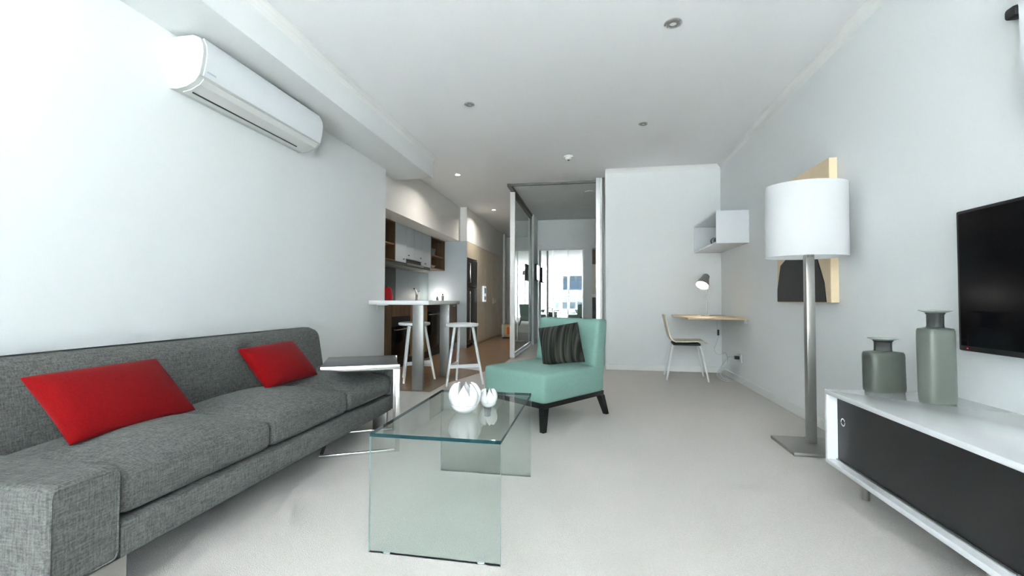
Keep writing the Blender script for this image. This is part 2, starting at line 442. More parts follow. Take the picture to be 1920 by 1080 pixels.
tower('bright blue glass tower in the city view of the mirror', -14, -4.5, -225, -205, 46, 'city_blue', 3, 9)
tower('white office tower beside the blue tower in the mirror', -27, -16.5, -190, -170, 30, 'city_white', 4, 8)
tower('low white block in front of the blue tower in the mirror', -13, 0, -160, -140, 4.5, 'city_white', 5, 5)
tower('grey apartment tower at the edge of the mirror view', -46, -32, -200, -180, 22, 'city_grey', 5, 8)
tower('tall pale tower to the right of the blue one outside', 4, 18, -210, -190, 34, 'city_white', 5, 8)
struct('ground', bx((-300, -420, -46), (300, -20, -45)), 'concrete', 'distant street level below the balcony', cat='ground')

# ================================================================== SOFA
sofa = thing('sofa', 'long grey tweed sofa with low block arms against the left wall', 'sofa', (-1.85, 2.03, 0))
S0, S1 = .940, 3.09
sb = part('base', bx((-2.27, S0+.195, .135), (-1.405, S1-.095, .243), .010), 'sofa_cloth', sofa)
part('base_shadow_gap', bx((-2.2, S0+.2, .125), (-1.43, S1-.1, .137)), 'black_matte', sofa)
for (a, b) in ((S0, S0+.195), (S1-.095, S1)):
    bm = softbox(((2.27-1.40)/2, (b-a)/2, (.425-.135)/2), .022, n=14)
    bm.transform(Matrix.Translation((-(2.27+1.40)/2, (a+b)/2, (.425+.135)/2)))
    ar = part('arm', bm, 'sofa_cloth', sofa)
    # raised seam running round the front face
    ins = .012; ya, yb_, za, zb = a+ins, b-ins, .147, .413
    pts = []
    for (cy_, cz_, a0) in ((yb_-.02, zb-.02, 0), (ya+.02, zb-.02, 90), (ya+.02, za+.02, 180), (yb_-.02, za+.02, 270)):
        pts += [(cy_+.02*math.cos(R(a0+k*30)), cz_+.02*math.sin(R(a0+k*30))) for k in range(4)]
    part('seam', tube(newbm(), [(-1.4015, p, q) for p, q in pts], .0035, 6, closed=True), 'sofa_cloth', ar)
# back: rounded, leaning slab
def lean(co):
    t = (co.z+.29)/.58
    return Vector((co.x-.10*t*(1 if co.x > 0 else .25), co.y, co.z))
bm = softbox((.125, (S1-.0-S0)/2+.02, .29), .075, n=16, taper=lean)
bm.transform(Matrix.Translation((-2.085, (S0+S1)/2+.03, .42)))
part('backrest', bm, 'sofa_cloth', sofa)
cuts = [S0+.197, 1.79, 2.42, S1-.097]
for a, b in zip(cuts, cuts[1:]):
    bm = softbox((.30, (b-a)/2-.003, .062), .034, crown=.064, n=18)
    bm.transform(Matrix.Translation((-1.706, (a+b)/2, .318)))
    c = part('seat_cushion', bm, 'sofa_cloth', sofa)
for y in (1.03, 2.93):
    part('leg', bx((-1.52, y, 0), (-1.415, y+.135 if y < 2 else y+.03, .135), .004), 'brushed_steel', sofa)
    part('leg', bx((-2.2, y, 0), (-2.1, y+.10, .135), .004), 'brushed_steel', sofa)

def place_pillow(name, label, cat, bl, br, tl, tr, th, material, group=None, off=.0):
    """a cushion fitted to its four corner points"""
    bl, br, tl, tr = map(Vector, (bl, br, tl, tr))
    xa = ((br-bl)+(tr-tl))/2; ya = ((tl-bl)+(tr-br))/2
    wd, ht = xa.length, ya.length
    xa.normalize(); za = xa.cross(ya.normalized()).normalized(); ya2 = za.cross(xa)
    bm = pillow(wd, ht, th, pull=.045)
    sk = ((tr+tl)-(br+bl)).dot(xa)/2      # shear so that the corners land where they lie
    for v in bm.verts: v.co.x += sk*v.co.y/ht
    c = (bl+br+tl+tr)/4
    o = finish(name, bm, material, True, 80)
    m = Matrix((xa, ya2, za)).transposed().to_4x4(); m.translation = c+za*off
    o.matrix_world = m
    return tag(o, label, cat, group)
place_pillow('cushion', 'larger red cushion on the sofa nearest the near arm', 'cushion', (-1.735, 1.225, .425), (-1.735, 1.70, .425), (-1.93, 1.20, .645), (-1.93, 1.69, .650), .13, 'red_cloth', 'red sofa cushions', .01)
place_pillow('cushion', 'red cushion on the sofa beside the dark side table', 'cushion', (-1.735, 2.14, .432), (-1.735, 2.60, .432), (-1.93, 2.16, .635), (-1.93, 2.60, .650), .13, 'red_cloth', 'red sofa cushions', .01)

# ================================================================== C-SHAPED SIDE TABLE
st = thing('side_table', 'chrome c-shaped side table with dark top over the sofa end', 'table', (-1.16, 2.555, 0), R(27))
# local: x to the right along the near edge (0 at the leg), y away
W, D, Z = .44, .47, .53
part('table_top', bx((-W, .012, Z-.012), (.0, D-.012, Z), .002), 'dark_top', st, world=False)
for y in (0, D-.02):
    bm = newbm()
    box(bm, (-W, y, Z-.032), (.012, y+.02, Z-.002), .002); 
    part('top_bar', bm, 'chrome', st, world=False)
    part('leg', bx((-.014, y, .0), (.012, y+.02, Z-.032), .002), 'chrome', st, world=False)
    part('floor_bar', bx((-W, y, 0), (-.014, y+.02, .018), .002), 'chrome', st, world=False)
part('cross_bar', bx((-W, .02, 0), (-W+.02, D-.02, .015)), 'chrome', st, world=False)

# ================================================================== GLASS COFFEE TABLE
ct = thing('coffee_table', 'clear glass coffee table with two upright end panels', 'table', (-.555, 1.93, 0))
def glass_sheet(name, lo, hi, thin, edge):
    bm = bx(lo, hi)
    for f in bm.faces:
        n = f.normal
        f.material_index = 0 if abs(n[thin]) > .5 else 1
    return part(name, bm, ['table_glass', edge], ct, smooth=False)
X0, X1, Y0, Y1, TH = -.805, -.312, 1.532, 2.335, .432
glass_sheet('table_top', (X0, Y0, TH-.013), (X1, Y1, TH), 2, 'glass_edge')
glass_sheet('end_panel', (X0, Y0, 0), (X1, Y0+.012, TH-.0135), 1, 'glass_edge_pale')
glass_sheet('end_panel', (X0, Y1-.012, 0), (X1, Y1, TH-.0135), 1, 'glass_edge_pale')
for x in (X0+.07, X1-.07):
    part('foot_pad', bx((x-.012, Y0+.002, 0), (x+.012, Y0+.010, .004)), 'cord_white', ct)

def tulip(name, label, loc, r, h, npet, rot=0):
    t = thing(name, label, 'ornament', loc, rot, 'white tulip ornaments')
    lo = [(0, 0), (r*.45, 0), (r*.80, h*.14), (r*.95, h*.28), (r*.90, h*.28), (r*.5, h*.10), (0, h*.08)]
    part('bowl', lathe(newbm(), lo, 32), 'ceramic', t, world=False)
    for k in range(npet):
        a0 = 2*math.pi*k/npet; bm = newbm(); NU, NV = 8, 10; g = {}
        for s in (0, 1):
            for j in range(NV+1):
                v = j/NV; z = h*(.10+.90*v)
                rad = r*(math.sin(math.pi*(.20+.52*v)) if v < .58 else .999*(1-.34*((v-.58)/.42)**1.8))
                hw = math.pi/npet*(1.04 if v < .40 else max(.06, 1.04*(1-((v-.40)/.60)**2.2)))
                for i in range(NU+1):
                    u = -1+2*i/NU; a = a0+hw*u
                    rr = rad*(1+.10*(1-u*u)*(1-v*.3))-(s*.012)
                    g[s, j, i] = bm.verts.new((rr*math.cos(a), rr*math.sin(a), z))
        for s in (0, 1):
            for j in range(NV):
                for i in range(NU): bm.faces.new((g[s, j, i], g[s, j, i+1], g[s, j+1, i+1], g[s, j+1, i]))
        for j in range(NV):
            for i in (0, NU): bm.faces.new((g[0, j, i], g[0, j+1, i], g[1, j+1, i], g[1, j, i]))
        for i in range(NU):
            for j in (0, NV): bm.faces.new((g[0, j, i], g[0, j, i+1], g[1, j, i+1], g[1, j, i]))
        part('petal', bm, 'ceramic', t, world=False, angle=60)
    return t
tulip('tulip_bowl', 'larger white ceramic tulip-shaped bowl on the glass coffee table', (-.548, 1.90, TH), .067, .125, 8, R(-80))
tulip('tulip_bowl', 'smaller white ceramic tulip-shaped bowl on the glass table, right of the bigger one', (-.468, 2.01, TH), .041, .080, 7, R(-66))

# ================================================================== MINT SLIPPER CHAIR
ang = math.atan2(.594, .435)             # local x = side direction (front to back), y = to the left
ch = thing('slipper_chair', 'mint green armless slipper chair with black wooden frame', 'chair', (-.32, 3.10, 0), ang)
CD, CW = .74, .62
bm = softbox(((CD-.02)/2, CW/2+.015, .105), .03, crown=.012, n=12)
bm.transform(Matrix.Translation((CD/2-.03, CW/2, .300)))
part('seat', bm, 'mint_cloth', ch, world=False)
def bl(co):
    t = (co.z+.23)/.46
    return Vector((co.x+.075*t-(.03*t if co.x > 0 else -.0), co.y, co.z))
bm = softbox((.075, CW/2+.012, .235), .025, n=12, taper=bl)
bm.transform(Matrix.Translation((.63, CW/2, .535)))
part('backrest', bm, 'mint_cloth', ch, world=False)
bm = newbm()
box(bm, (-.02, -.005, .165), (.70, .02, .20)); box(bm, (-.02, CW-.02, .165), (.70, CW+.005, .20))
box(bm, (-.02, .02, .165), (.01, CW-.02, .20)); box(bm, (.67, .02, .165), (.70, CW-.02, .20))
part('base_frame', bm, 'black_wood', ch, world=False)
for y in (.012, CW-.012):
    part('leg', taper_leg(newbm(), (-.002, y, 0), .034, (.005, y, .167), .050), 'black_wood', ch, world=False)
    part('leg', taper_leg(newbm(), (.755, y, 0), .034, (.675, y, .167), .050), 'black_wood', ch, world=False)

# ================================================================== BAR STOOLS
def stool(label, loc, rot):
    t = thing('bar_stool', label, 'stool', loc, rot, 'white bar stools')
    part('seat', lathe(newbm(), [(0, .625), (.165, .625), (.178, .632), (.180, .645), (.176, .658), (.150, .662), (.10, .655), (0, .652)], 36), 'white_metal', t, world=False)
    feet = []
    for k in range(3):
        a = R(120*k); c, s = math.cos(a), math.sin(a)
        p0 = (.235*c, .235*s, 0); p1 = (.115*c, .115*s, .63)
        feet.append((p0, p1))
        part('leg', tube(newbm(), [p0, p1], [.013, .017], 10), 'white_metal', t, world=False)
    for k in range(3):
        z = (.205, .165, .205)[k]; f = z/.63
        a = Vector(feet[k][0]).lerp(Vector(feet[k][1]), f); b = Vector(feet[(k+1) % 3][0]).lerp(Vector(feet[(k+1) % 3][1]), f)
        d = (b-a).normalized(); n = Vector((-d.y, d.x, 0))
        bm = newbm()
        vs_ = [bm.verts.new(p+n*sx*.007+Vector((0, 0, sz*.018))) for p in (a, b) for sx, sz in ((-1, -1), (1, -1), (1, 1), (-1, 1))]
        A, B = vs_[:4], vs_[4:]
        bm.faces.new(A); bm.faces.new(B[::-1])
        for i in range(4): bm.faces.new((A[i], B[i], B[(i+1) % 4], A[(i+1) % 4]))
        part('stretcher', bm, 'white_metal', t, world=False)
    return t
stool('white three-legged bar stool standing in front of the breakfast bar', (-1.396, 4.72, .004), R(-98+0-20))
stool('white three-legged bar stool tucked under the breakfast bar by the wall', (-2.0, 4.83, .004), R(-95))

# ================================================================== BREAKFAST BAR
bar = thing('breakfast_bar', 'white breakfast bar top on two steel posts', 'bar', (-1.70, 4.9, .004))
part('bar_top', bx((XL-.0, 4.40, .868), (-1.665, 5.50, .912), .004), 'white_satin', bar)
part('post', bx((-1.79, 4.27, .004), (-1.675, 4.31, .868), .003), 'post_steel', bar)
part('post', bx((-1.79, 5.10, .004), (-1.675, 5.14, .868), .003), 'post_steel', bar)
bm = newbm(); box(bm, (XL, 4.58, .80), (XL+.012, 4.62, .868)); box(bm, (XL, 4.58, .856), (XL+.12, 4.62, .868))
part('bracket', bm, 'white_metal', bar)
bpy.data.objects['post'].data.transform(Matrix.Translation((0, .14, 0)))

# ================================================================== KITCHEN
YE = 8.1
XC = -2.75          # wall cabinet fronts
XBF = -2.5          # base cabinet fronts
def cab_shell(lo, hi, open_axis_pos, material, t=.018, shelves=()):
    """carcass open towards +x"""
    bm = newbm()
    box(bm, lo, (hi[0], lo[1]+t, hi[2])); box(bm, (lo[0], hi[1]-t, lo[2]), hi)
    box(bm, (lo[0], lo[1]+t, lo[2]), (hi[0], hi[1]-t, lo[2]+t)); box(bm, (lo[0], lo[1]+t, hi[2]-t), (hi[0], hi[1]-t, hi[2]))
    box(bm, (lo[0], lo[1]+t, lo[2]+t), (lo[0]+.01, hi[1]-t, hi[2]-t))
    return bm
for (ya, yb_, lab) in ((5.40, 5.92, 'open brown wooden wall shelf unit left of the white cabinet doors'),
                      (7.36, YE-.005, 'open brown wooden wall shelf unit holding glassware')):
    t = thing('open_shelf_unit', lab, 'shelf', (XKB+.17, (ya+yb_)/2, 1.46))
    part('carcass', cab_shell((XKB, ya, 1.47), (XC, yb_, 2.03), 0, 'cab_wood'), 'cab_wood', t, smooth=False)
    part('shelf', bx((XKB+.01, ya+.018, 1.70), (XC-.01, yb_-.018, 1.72)), 'cab_wood_light', t, smooth=False)
wc = thing('wall_cabinet', 'white flat-fronted kitchen wall cabinets above the range hood', 'cabinet', (XKB+.17, 6.6, 1.46))
part('carcass', bx((XKB, 5.93, 1.50), (XC-.02, 7.35, 2.03)), 'white_satin', wc, smooth=False)
ys = [5.93, 6.30, 6.62, 6.95, 7.35]
for i in range(4):
    lo_z = 1.475 if i in (0, 3) else 1.545
    d = part('door', bx((XC-.018, ys[i]+.002, lo_z), (XC, ys[i+1]-.002, 2.028), .002), 'cool_white', wc, smooth=False)
    part('knob', lathe(newbm(), [(0, 0), (.006, 0), (.011, .012), (.008, .02), (0, .021)], 12).__class__ and tube(newbm(), [(XC, (ys[i]+ys[i+1])/2+.08*(1 if i % 2 == 0 else -1), lo_z+.05), (XC+.022, (ys[i]+ys[i+1])/2+.08*(1 if i % 2 == 0 else -1), lo_z+.05)], .010, 10), 'grey_metal', d)
hood = thing('range_hood', 'slide-out dark range hood below the white wall cabinets', 'range hood', (XKB+.2, 6.6, 1.4))
part('housing', bx((XKB, 5.42, 1.425), (XC-.01, 7.34, 1.468)), 'dark_aluminium', hood, smooth=False)
part('visor', bx((XC-.01, 6.30, 1.448), (XC+.03, 6.95, 1.475), .003), 'grey_metal', hood)
part('vent_slot', bx((XC-.022, 6.31, 1.478), (XC-.019, 6.94, 1.54)), 'slot_dark', hood, smooth=False)
# glassware on the shelves
def glassware(label, loc, r, h, grp):
    single('drinking_glass', lathe(newbm(), [(0, 0), (r*.8, 0), (r, h), (r*.92, h), (r*.74, .008), (0, .008)], 16), 'clear_ware', label, 'glass', loc, grp)
for i, (y, z, nm) in enumerate(((7.50, 1.72, 'left of'), (7.62, 1.72, 'second from the left of'), (7.74, 1.72, 'right of'),)):
    glassware('drinking glass on the upper open shelf, %s its row' % nm, (XC-.10, y, z), .04, .13, 'glasses on the open shelf')
for i, (y, nm) in enumerate(((7.50, 'left'), (7.66, 'right'))):
    single('bowl', lathe(newbm(), [(0, 0), (.03, 0), (.075, .05), (.07, .05), (.028, .006), (0, .006)], 20), 'ceramic', 'white bowl on the lower open shelf, %s of the pair' % nm, 'bowl', (XC-.10, y, 1.488), 'bowls on the open shelf')
# base cabinets
def base_cab(ya, yb_, label, doors=1, matl='cab_wood'):
    t = thing('base_cabinet', label, 'cabinet', (XBF-.3, (ya+yb_)/2, .004), 0, 'kitchen base cabinets')
    part('carcass', bx((XKB, ya, .12), (XBF-.02, yb_, .865)), 'cab_wood', t, smooth=False)
    part('kick_board', bx((XKB, ya, .004), (XBF-.06, yb_, .12)), 'slot_dark', t, smooth=False)
    n = doors; s = (yb_-ya)/n
    for k in range(n):
        d = part('door', bx((XBF-.018, ya+s*k+.002, .124), (XBF, ya+s*(k+1)-.002, .86), .002), matl, t, smooth=False)
        part('handle', bx((XBF, ya+s*k+s*.5-.06, .80), (XBF+.018, ya+s*k+s*.5+.06, .812)), 'chrome', d, smooth=False)
base_cab(4.79, 5.30, 'brown wooden base cabinet nearest the white wall', 1)
base_cab(5.905, 6.55, 'orange-brown wooden base cabinet between the two black ovens', 2, 'cab_wood_light')
base_cab(7.155, YE-.005, 'brown wooden base cabinet next to the pale fridge panel', 2)
def oven(ya, yb_, zt, label, name='oven'):
    t = thing(name, label, 'oven', (XBF-.3, (ya+yb_)/2, .004), 0, 'built-in black ovens')
    part('body', bx((XKB+.04, ya+.002, .12), (XBF-.02, yb_-.002, zt)), 'black_matte', t, smooth=False)
    part('plinth', bx((XKB+.04, ya+.002, .004), (XBF-.06, yb_-.002, .12)), 'slot_dark', t, smooth=False)
    part('door', bx((XBF-.02, ya+.004, .16), (XBF, yb_-.004, zt-.13), .003), 'black_gloss', t)
    part('control_panel', bx((XBF-.02, ya+.004, zt-.125), (XBF, yb_-.004, zt), .003), 'black_matte', t)
    part('handle', tube(newbm(), [(XBF, ya+.06, zt-.17), (XBF+.035, ya+.06, zt-.17), (XBF+.035, yb_-.06, zt-.17), (XBF, yb_-.06, zt-.17)], .008, 8), 'chrome', t)
    if zt < .8: part('filler_panel', bx((XKB+.04, ya+.002, zt+.002), (XBF, yb_-.002, .862)), 'cab_wood', t, smooth=False)
oven(5.305, 5.90, .70, 'low black built-in oven behind the tucked-in stool')
oven(6.555, 7.15, .86, 'black built-in oven with chrome handle between the steel posts')
single('kitchen_benchtop', bx((-.30, -1.65, 0), (.30, 1.652, .032), .003), 'white_satin', 'long white kitchen benchtop under the splashback', 'benchtop', (XKB+.30, 6.445, .867))
single('splashback', bx((0, -.72, 0), (.012, .72, .52)), 'splash_glass', 'blue-grey glass splashback behind the kitchen tap', 'splashback', (XKB, 7.375, .90), smooth=False)
single('splash_panel', bx((0, -.82, 0), (.012, .82, .52)), 'splash_dark', 'dark panel behind the red kettle', 'panel', (XKB, 5.83, .90), smooth=False)
single('tall_divider', bx((-.37, -.014, 0), (.40, .014, 2.028)), 'cool_white', 'tall pale divider between kitchen bench and fridge', 'divider', (-2.72, YE+.015, .004), smooth=False)
# kettle
k = thing('kettle', 'red kettle on the bench beside the white wall end', 'kettle', (-2.80, 5.78, .90))
part('body', lathe(newbm(), [(0, .02), (.075, .02), (.078, .05), (.062, .16), (.05, .185), (.02, .195), (0, .195)], 24), 'red_plastic', k, world=False)
part('base', lathe(newbm(), [(0, 0), (.08, 0), (.08, .018), (0, .018)], 24), 'black_plastic', k, world=False)
part('handle', tube(newbm(), [(0, .05, .18), (0, .10, .175), (0, .115, .13), (0, .10, .07), (0, .07, .06)], .009, 8), 'black_plastic', k, world=False)
part('lid_knob', lathe(newbm(), [(0, .195), (.012, .195), (.014, .21), (0, .215)], 12), 'black_plastic', k, world=False)
# tap
t = thing('tap', 'chrome kitchen mixer tap with raised lever', 'tap', (-2.90, 7.10, .90))
part('column', lathe(newbm(), [(0, 0), (.028, 0), (.026, .02), (.022, .03), (.022, .14), (.016, .15), (0, .15)], 20), 'chrome', t, world=False)
part('spout', tube(newbm(), [(0, 0, .10), (.03, -.10, .15), (.06, -.26, .20)], .014, 10), 'chrome', t, world=False)
part('lever', tube(newbm(), [(0, 0, .15), (.03, .05, .165)], .006, 8), 'chrome', t, world=False)
# globe added to imitate the bright glow near the corner
t = thing('corner_glow', 'small white globe added for the bright glow in the kitchen corner', 'lamp', (-2.86, 7.93, .90))
part('globe', lathe(newbm(), [(0, .02)]+[(.075*math.sin(R(a)), .095-.075*math.cos(R(a))) for a in range(15, 180, 15)]+[(0, .17)], 24), 'lamp_bulb', t, world=False)
part('base', lathe(newbm(), [(0, 0), (.045, 0), (.04, .022), (0, .022)], 20), 'white_satin', t, world=False)
ld = bpy.data.lights.new('corner_glow_light', 'POINT'); ld.energy = .06; ld.color = (.95, .98, 1); ld.shadow_soft_size = .08  # extra point light added for the corner glow, set clear of the globe
lo = bpy.data.objects.new('corner_glow_light', ld); COL.objects.link(lo); lo.location = (-2.74, 7.8, 1.05)
for i, (x, y, h, lab) in enumerate(((-2.74, 7.66, .085, 'short dark canister in front of the glowing kitchen globe'), (-2.70, 7.84, .13, 'taller dark bottle in front of the glowing kitchen globe'))):
    tt = thing('canister', lab, 'canister', (x, y, .90), 0, 'canisters on the kitchen bench')
    part('body', lathe(newbm(), [(0, 0), (.022, 0), (.024, .01), (.024, h*.7), (.012, h*.8), (0, h*.8)], 16), 'grey_metal', tt, world=False)
    part('cap', lathe(newbm(), [(0, h*.8), (.013, h*.8), (.013, h), (0, h)], 14), 'black_plastic', tt, world=False)
# fridge
f = thing('fridge', 'dark steel two-door fridge in the hallway niche', 'fridge', (-2.66, 8.5, .004))
part('body', bx((-3.05, 8.15, .05), (XH-.05, 8.90, 1.70), .01), 'fridge_steel', f)
for (za, zb) in ((.08, 1.16), (1.17, 1.70)):
    d = part('door', bx((XH-.05, 8.152, za), (XH+.005, 8.898, zb), .012), 'fridge_steel', f)
    part('handle', tube(newbm(), [(XH+.005, 8.21, za+.08), (XH+.045, 8.21, za+.08), (XH+.045, 8.21, zb-.08), (XH+.005, 8.21, zb-.08)], .011, 8), 'chrome', d)
for y in (8.2, 8.84): part('foot', tube(newbm(), [(-2.42, y, .0041), (-2.42, y, .055)], .02, 10), 'black_plastic', f)
single('fridge_cupboard', bx((-.36, -.385, 0), (.36, .385, .30), .003), 'putty_gloss', 'beige glossy cupboard above the dark fridge', 'cupboard', (-2.68, 8.53, 1.73), smooth=False)
# tall hall cupboards
ys = [8.935, 9.60, 10.28, 10.95, 11.61]
labs = ['first glossy beige hall cupboard beside the fridge', 'second glossy beige hall cupboard, next to the intercom', 'third glossy beige hall cupboard, with the light switch', 'last glossy beige hall cupboard at the far pier']
for a, b, l in zip(ys, ys[1:], labs):
    t = thing('tall_cupboard', l, 'cupboard', (-2.7, (a+b)/2, .004), 0, 'hall cupboards')
    part('carcass', bx((-3.05, a, .004), (XH-.022, b, 2.03)), 'putty_gloss', t, smooth=False)
    d = part('door', bx((XH-.02, a+.003, .05), (XH, b-.003, 2.026), .002), 'putty_gloss', t, smooth=False)
t = thing('intercom', 'white intercom unit on the hall cupboard door beside the fridge', 'intercom', (XH+.012, 9.48, 1.02))
part('housing', bx((XH, 9.36, .88), (XH+.03, 9.58, 1.22), .006), 'reflection_glow', t)
part('screen', bx((XH+.03, 9.40, 1.06), (XH+.033, 9.54, 1.18)), 'cool_white', t)
part('button_strip', bx((XH+.03, 9.40, .92), (XH+.033, 9.54, 1.0)), 'white_satin', t)
t = thing('light_switch', 'cream light switch plate on the hallway cupboards', 'switch', (XH+.006, 10.6, .9))
part('plate', bx((XH, 10.38, .82), (XH+.012, 10.78, .96), .004), 'pale_plastic', t)
part('rocker', bx((XH+.012, 10.54, .86), (XH+.018, 10.62, .92)), 'white_satin', t)
t = thing('carton', 'yellow and orange printed carton on the hallway floor', 'box', (-1.93, 10.55, .004))
part('body', bx((-2.10, 10.42, .03), (-1.76, 10.72, .335), .02), 'card_yellow', t)
part('print', bx((-1.98, 10.412, .10), (-1.84, 10.4195, .28)), 'card_orange', t)
part('end_wrap', bx((-2.105, 10.40, .03), (-2.05, 10.74, .335), .01), 'cool_white', t)
part('base', bx((-2.09, 10.43, .004), (-1.77, 10.71, .03)), 'black_plastic', t)

# ================================================================== BEDROOM GLASS, TRACKS, MIRRORS
XP = -1.22
bm = newbm(); box(bm, (XP-.03, 6.56, H-.04), (XP+.03, 9.05, H)); 
t = thing('ceiling_track', 'dark ceiling track for the sliding glass bedroom walls', 'track', (-.6, 6.6, H))
part('side_run', bm, 'dark_aluminium', t, smooth=False)
part('front_run', bx((XP+.03, 6.575, H-.03), (.19, 6.625, H)), 'dark_aluminium', t, smooth=False)
single('floor_track', bx((-.035, 0, 0), (.035, 2.15, .014)), 'aluminium', 'aluminium floor track below the sliding glass panel', 'track', (XP, 6.88, .004), smooth=False)
gp = thing('glass_sliding_panel', 'tall glass sliding panel with aluminium stiles beside the hallway', 'glass panel', (XP, 7.9, .018))
part('stile', bx((XP-.045, 6.90, .02), (XP+.03, 6.945, H-.045)), 'white_satin', gp, smooth=False)
part('stile', bx((XP-.02, 8.98, .02), (XP+.02, 9.03, H-.045)), 'dark_aluminium', gp, smooth=False)
part('bottom_rail', bx((XP-.018, 6.945, .02), (XP+.018, 8.98, .08)), 'aluminium', gp, smooth=False)
part('top_rail', bx((XP-.018, 6.945, H-.10), (XP+.018, 8.98, H-.045)), 'dark_aluminium', gp, smooth=False)
part('pane', bx((XP-.005, 6.945, .08), (XP+.005, 8.98, H-.10)), 'partition_glass', gp, smooth=False)
g2 = thing('glass_sliding_panel', 'stack of slid-back glass panels edge-on beside the desk wall', 'glass panel', (.125, 6.5, .004))
for (xa, xb, m) in ((.07, .125, 'aluminium'), (.128, .155, 'white_satin'), (.158, .186, 'dark_aluminium')):
    part('stile', bx((xa, 6.43, .004), (xb, 6.56, H-.005)), m, g2, smooth=False)
part('pull_handle', bx((.075, 6.425, .95), (.115, 6.429, 1.10)), 'chrome', g2)
mw = thing('mirrored_wardrobe', 'mirrored sliding wardrobe doors on the far bedroom wall', 'wardrobe', (-.63, YM, 0))
xs = [-1.15, -.82, -.50, -.185]
for a, b in zip(xs, xs[1:]):
    part('mirror_door', bx((a+.008, YM, .03), (b-.008, YM+.012, 2.01)), 'mirror', mw, smooth=False)
for x in xs: part('stile', bx((x-.012, YM-.008, 0), (x+.012, YM+.03, 2.03)), 'aluminium', mw, smooth=False)
part('top_rail', bx((xs[0]-.012, YM-.008, 2.01), (xs[-1]+.012, YM+.03, 2.035)), 'white_satin', mw, smooth=False)
part('surround', bx((xs[0]-.012, YM+.013, 0), (xs[-1]+.012, YM+.098, 2.01)), 'white_satin', mw, smooth=False)
struct('trim_9', bx((-1.16, YM, 2.04), (XR, YM+.10, H)), 'wall_paint', 'pale bulkhead above the wardrobe mirrors', cat='bulkhead')
struct('trim_10', bx((-.17, YM, 0), (.02, YM+.10, 2.04)), 'wall_paint', 'pale pier between the wardrobe mirrors and the tall picture', cat='pier')
t = thing('tall_picture', 'tall narrow dark and cream picture on the far bedroom wall', 'picture', (.12, YM+.05, .5))
for (za, zb, m) in ((.50, .98, 'black_matte'), (1.05, 1.70, 'cream_ply'), (1.70, 2.02, 'cab_wood')):
    part('panel', bx((.025, YM+.05, za), (.26, YM+.098, zb)), m, t, smooth=False)
part('ledge', bx((.022, YM+.03, .985), (.27, YM+.098, 1.045)), 'white_satin', t, smooth=False)
t = thing('bedroom_television', 'small black television on a wall bracket in the bedroom', 'television', (-1.10, 9.2, 1.55))
part('casing', bx((-1.13, 8.98, 1.32), (-1.09, 9.45, 1.66), .005), 'black_matte', t)
part('screen', bx((-1.09, 9.0, 1.34), (-1.088, 9.43, 1.64)), 'reflection_glow', t)
part('bracket', bx((-1.16, 9.18, 1.44), (-1.13, 9.26, 1.54)), 'grey_metal', t)
t = thing('ottoman', 'black padded ottoman in the bedroom behind the mint chair', 'ottoman', (-.14, 8.3, 0))
part('cushion', bx((-.27, 8.15, .10), (-.02, 8.45, .50), .03), 'black_matte', t)
for x in (-.25, -.05):
    for y in (8.18, 8.42): part('leg', taper_leg(newbm(), (x, y, 0), .02, (x, y, .105), .03), 'black_wood', t)

# dark striped pillow on the chair
place_pillow('throw_pillow', 'dark striped throw pillow on the mint chair', 'pillow', (-.355, 3.52, .425), (-.065, 3.355, .452), (-.455, 3.70, .665), (-.085, 3.50, .765), .13, 'striped_cloth', None, .0)

# ================================================================== AIR CONDITIONER
ac = thing('air_conditioner', 'white split-system air conditioner high on the left wall', 'air conditioner', (XL, 2.65, 2.1))
A0, A1 = 2.095, 3.215
prof = [(XL, 2.112), (XL+.05, 2.106), (XL+.11, 2.115), (XL+.165, 2.140), (XL+.195, 2.175), (XL+.21, 2.24), (XL+.218, 2.30), (XL+.212, 2.345), (XL+.19, 2.385), (XL+.15, 2.403), (XL+.05, 2.405), (XL, 2.400)]
part('body', prism(newbm(), prof, 1, A0+.012, A1-.012), 'ac_plastic', ac, angle=25)
for a, b in ((A0, A0+.012), (A1-.012, A1)): part('end_cap', prism(newbm(), prof, 1, a, b), 'ac_plastic', ac, angle=25)
pf = [(XL+.197, 2.178), (XL+.212, 2.24), (XL+.220, 2.30), (XL+.215, 2.345), (XL+.193, 2.386), (XL+.199, 2.390), (XL+.221, 2.347), (XL+.226, 2.30), (XL+.218, 2.238), (XL+.203, 2.174)]
part('front_panel', prism(newbm(), pf, 1, A0+.018, A1-.018), 'ac_panel', ac, angle=25)
pf = [(XL+.055, 2.105), (XL+.110, 2.113), (XL+.165, 2.138), (XL+.19, 2.166), (XL+.193, 2.162), (XL+.168, 2.133), (XL+.112, 2.108), (XL+.056, 2.099)]
fl = part('louvre', prism(newbm(), pf, 1, A0+.03, A1-.03), 'ac_under', ac, angle=25)
part('outlet_slot', bx((XL+.097, A0+.05, 2.1), (XL+.103, A1-.16, 2.1085)), 'slot_dark', ac)
part('badge', bx((XL+.2145, A0+.03, 2.195), (XL+.2165, A0+.09, 2.206)), 'cool_white', ac)
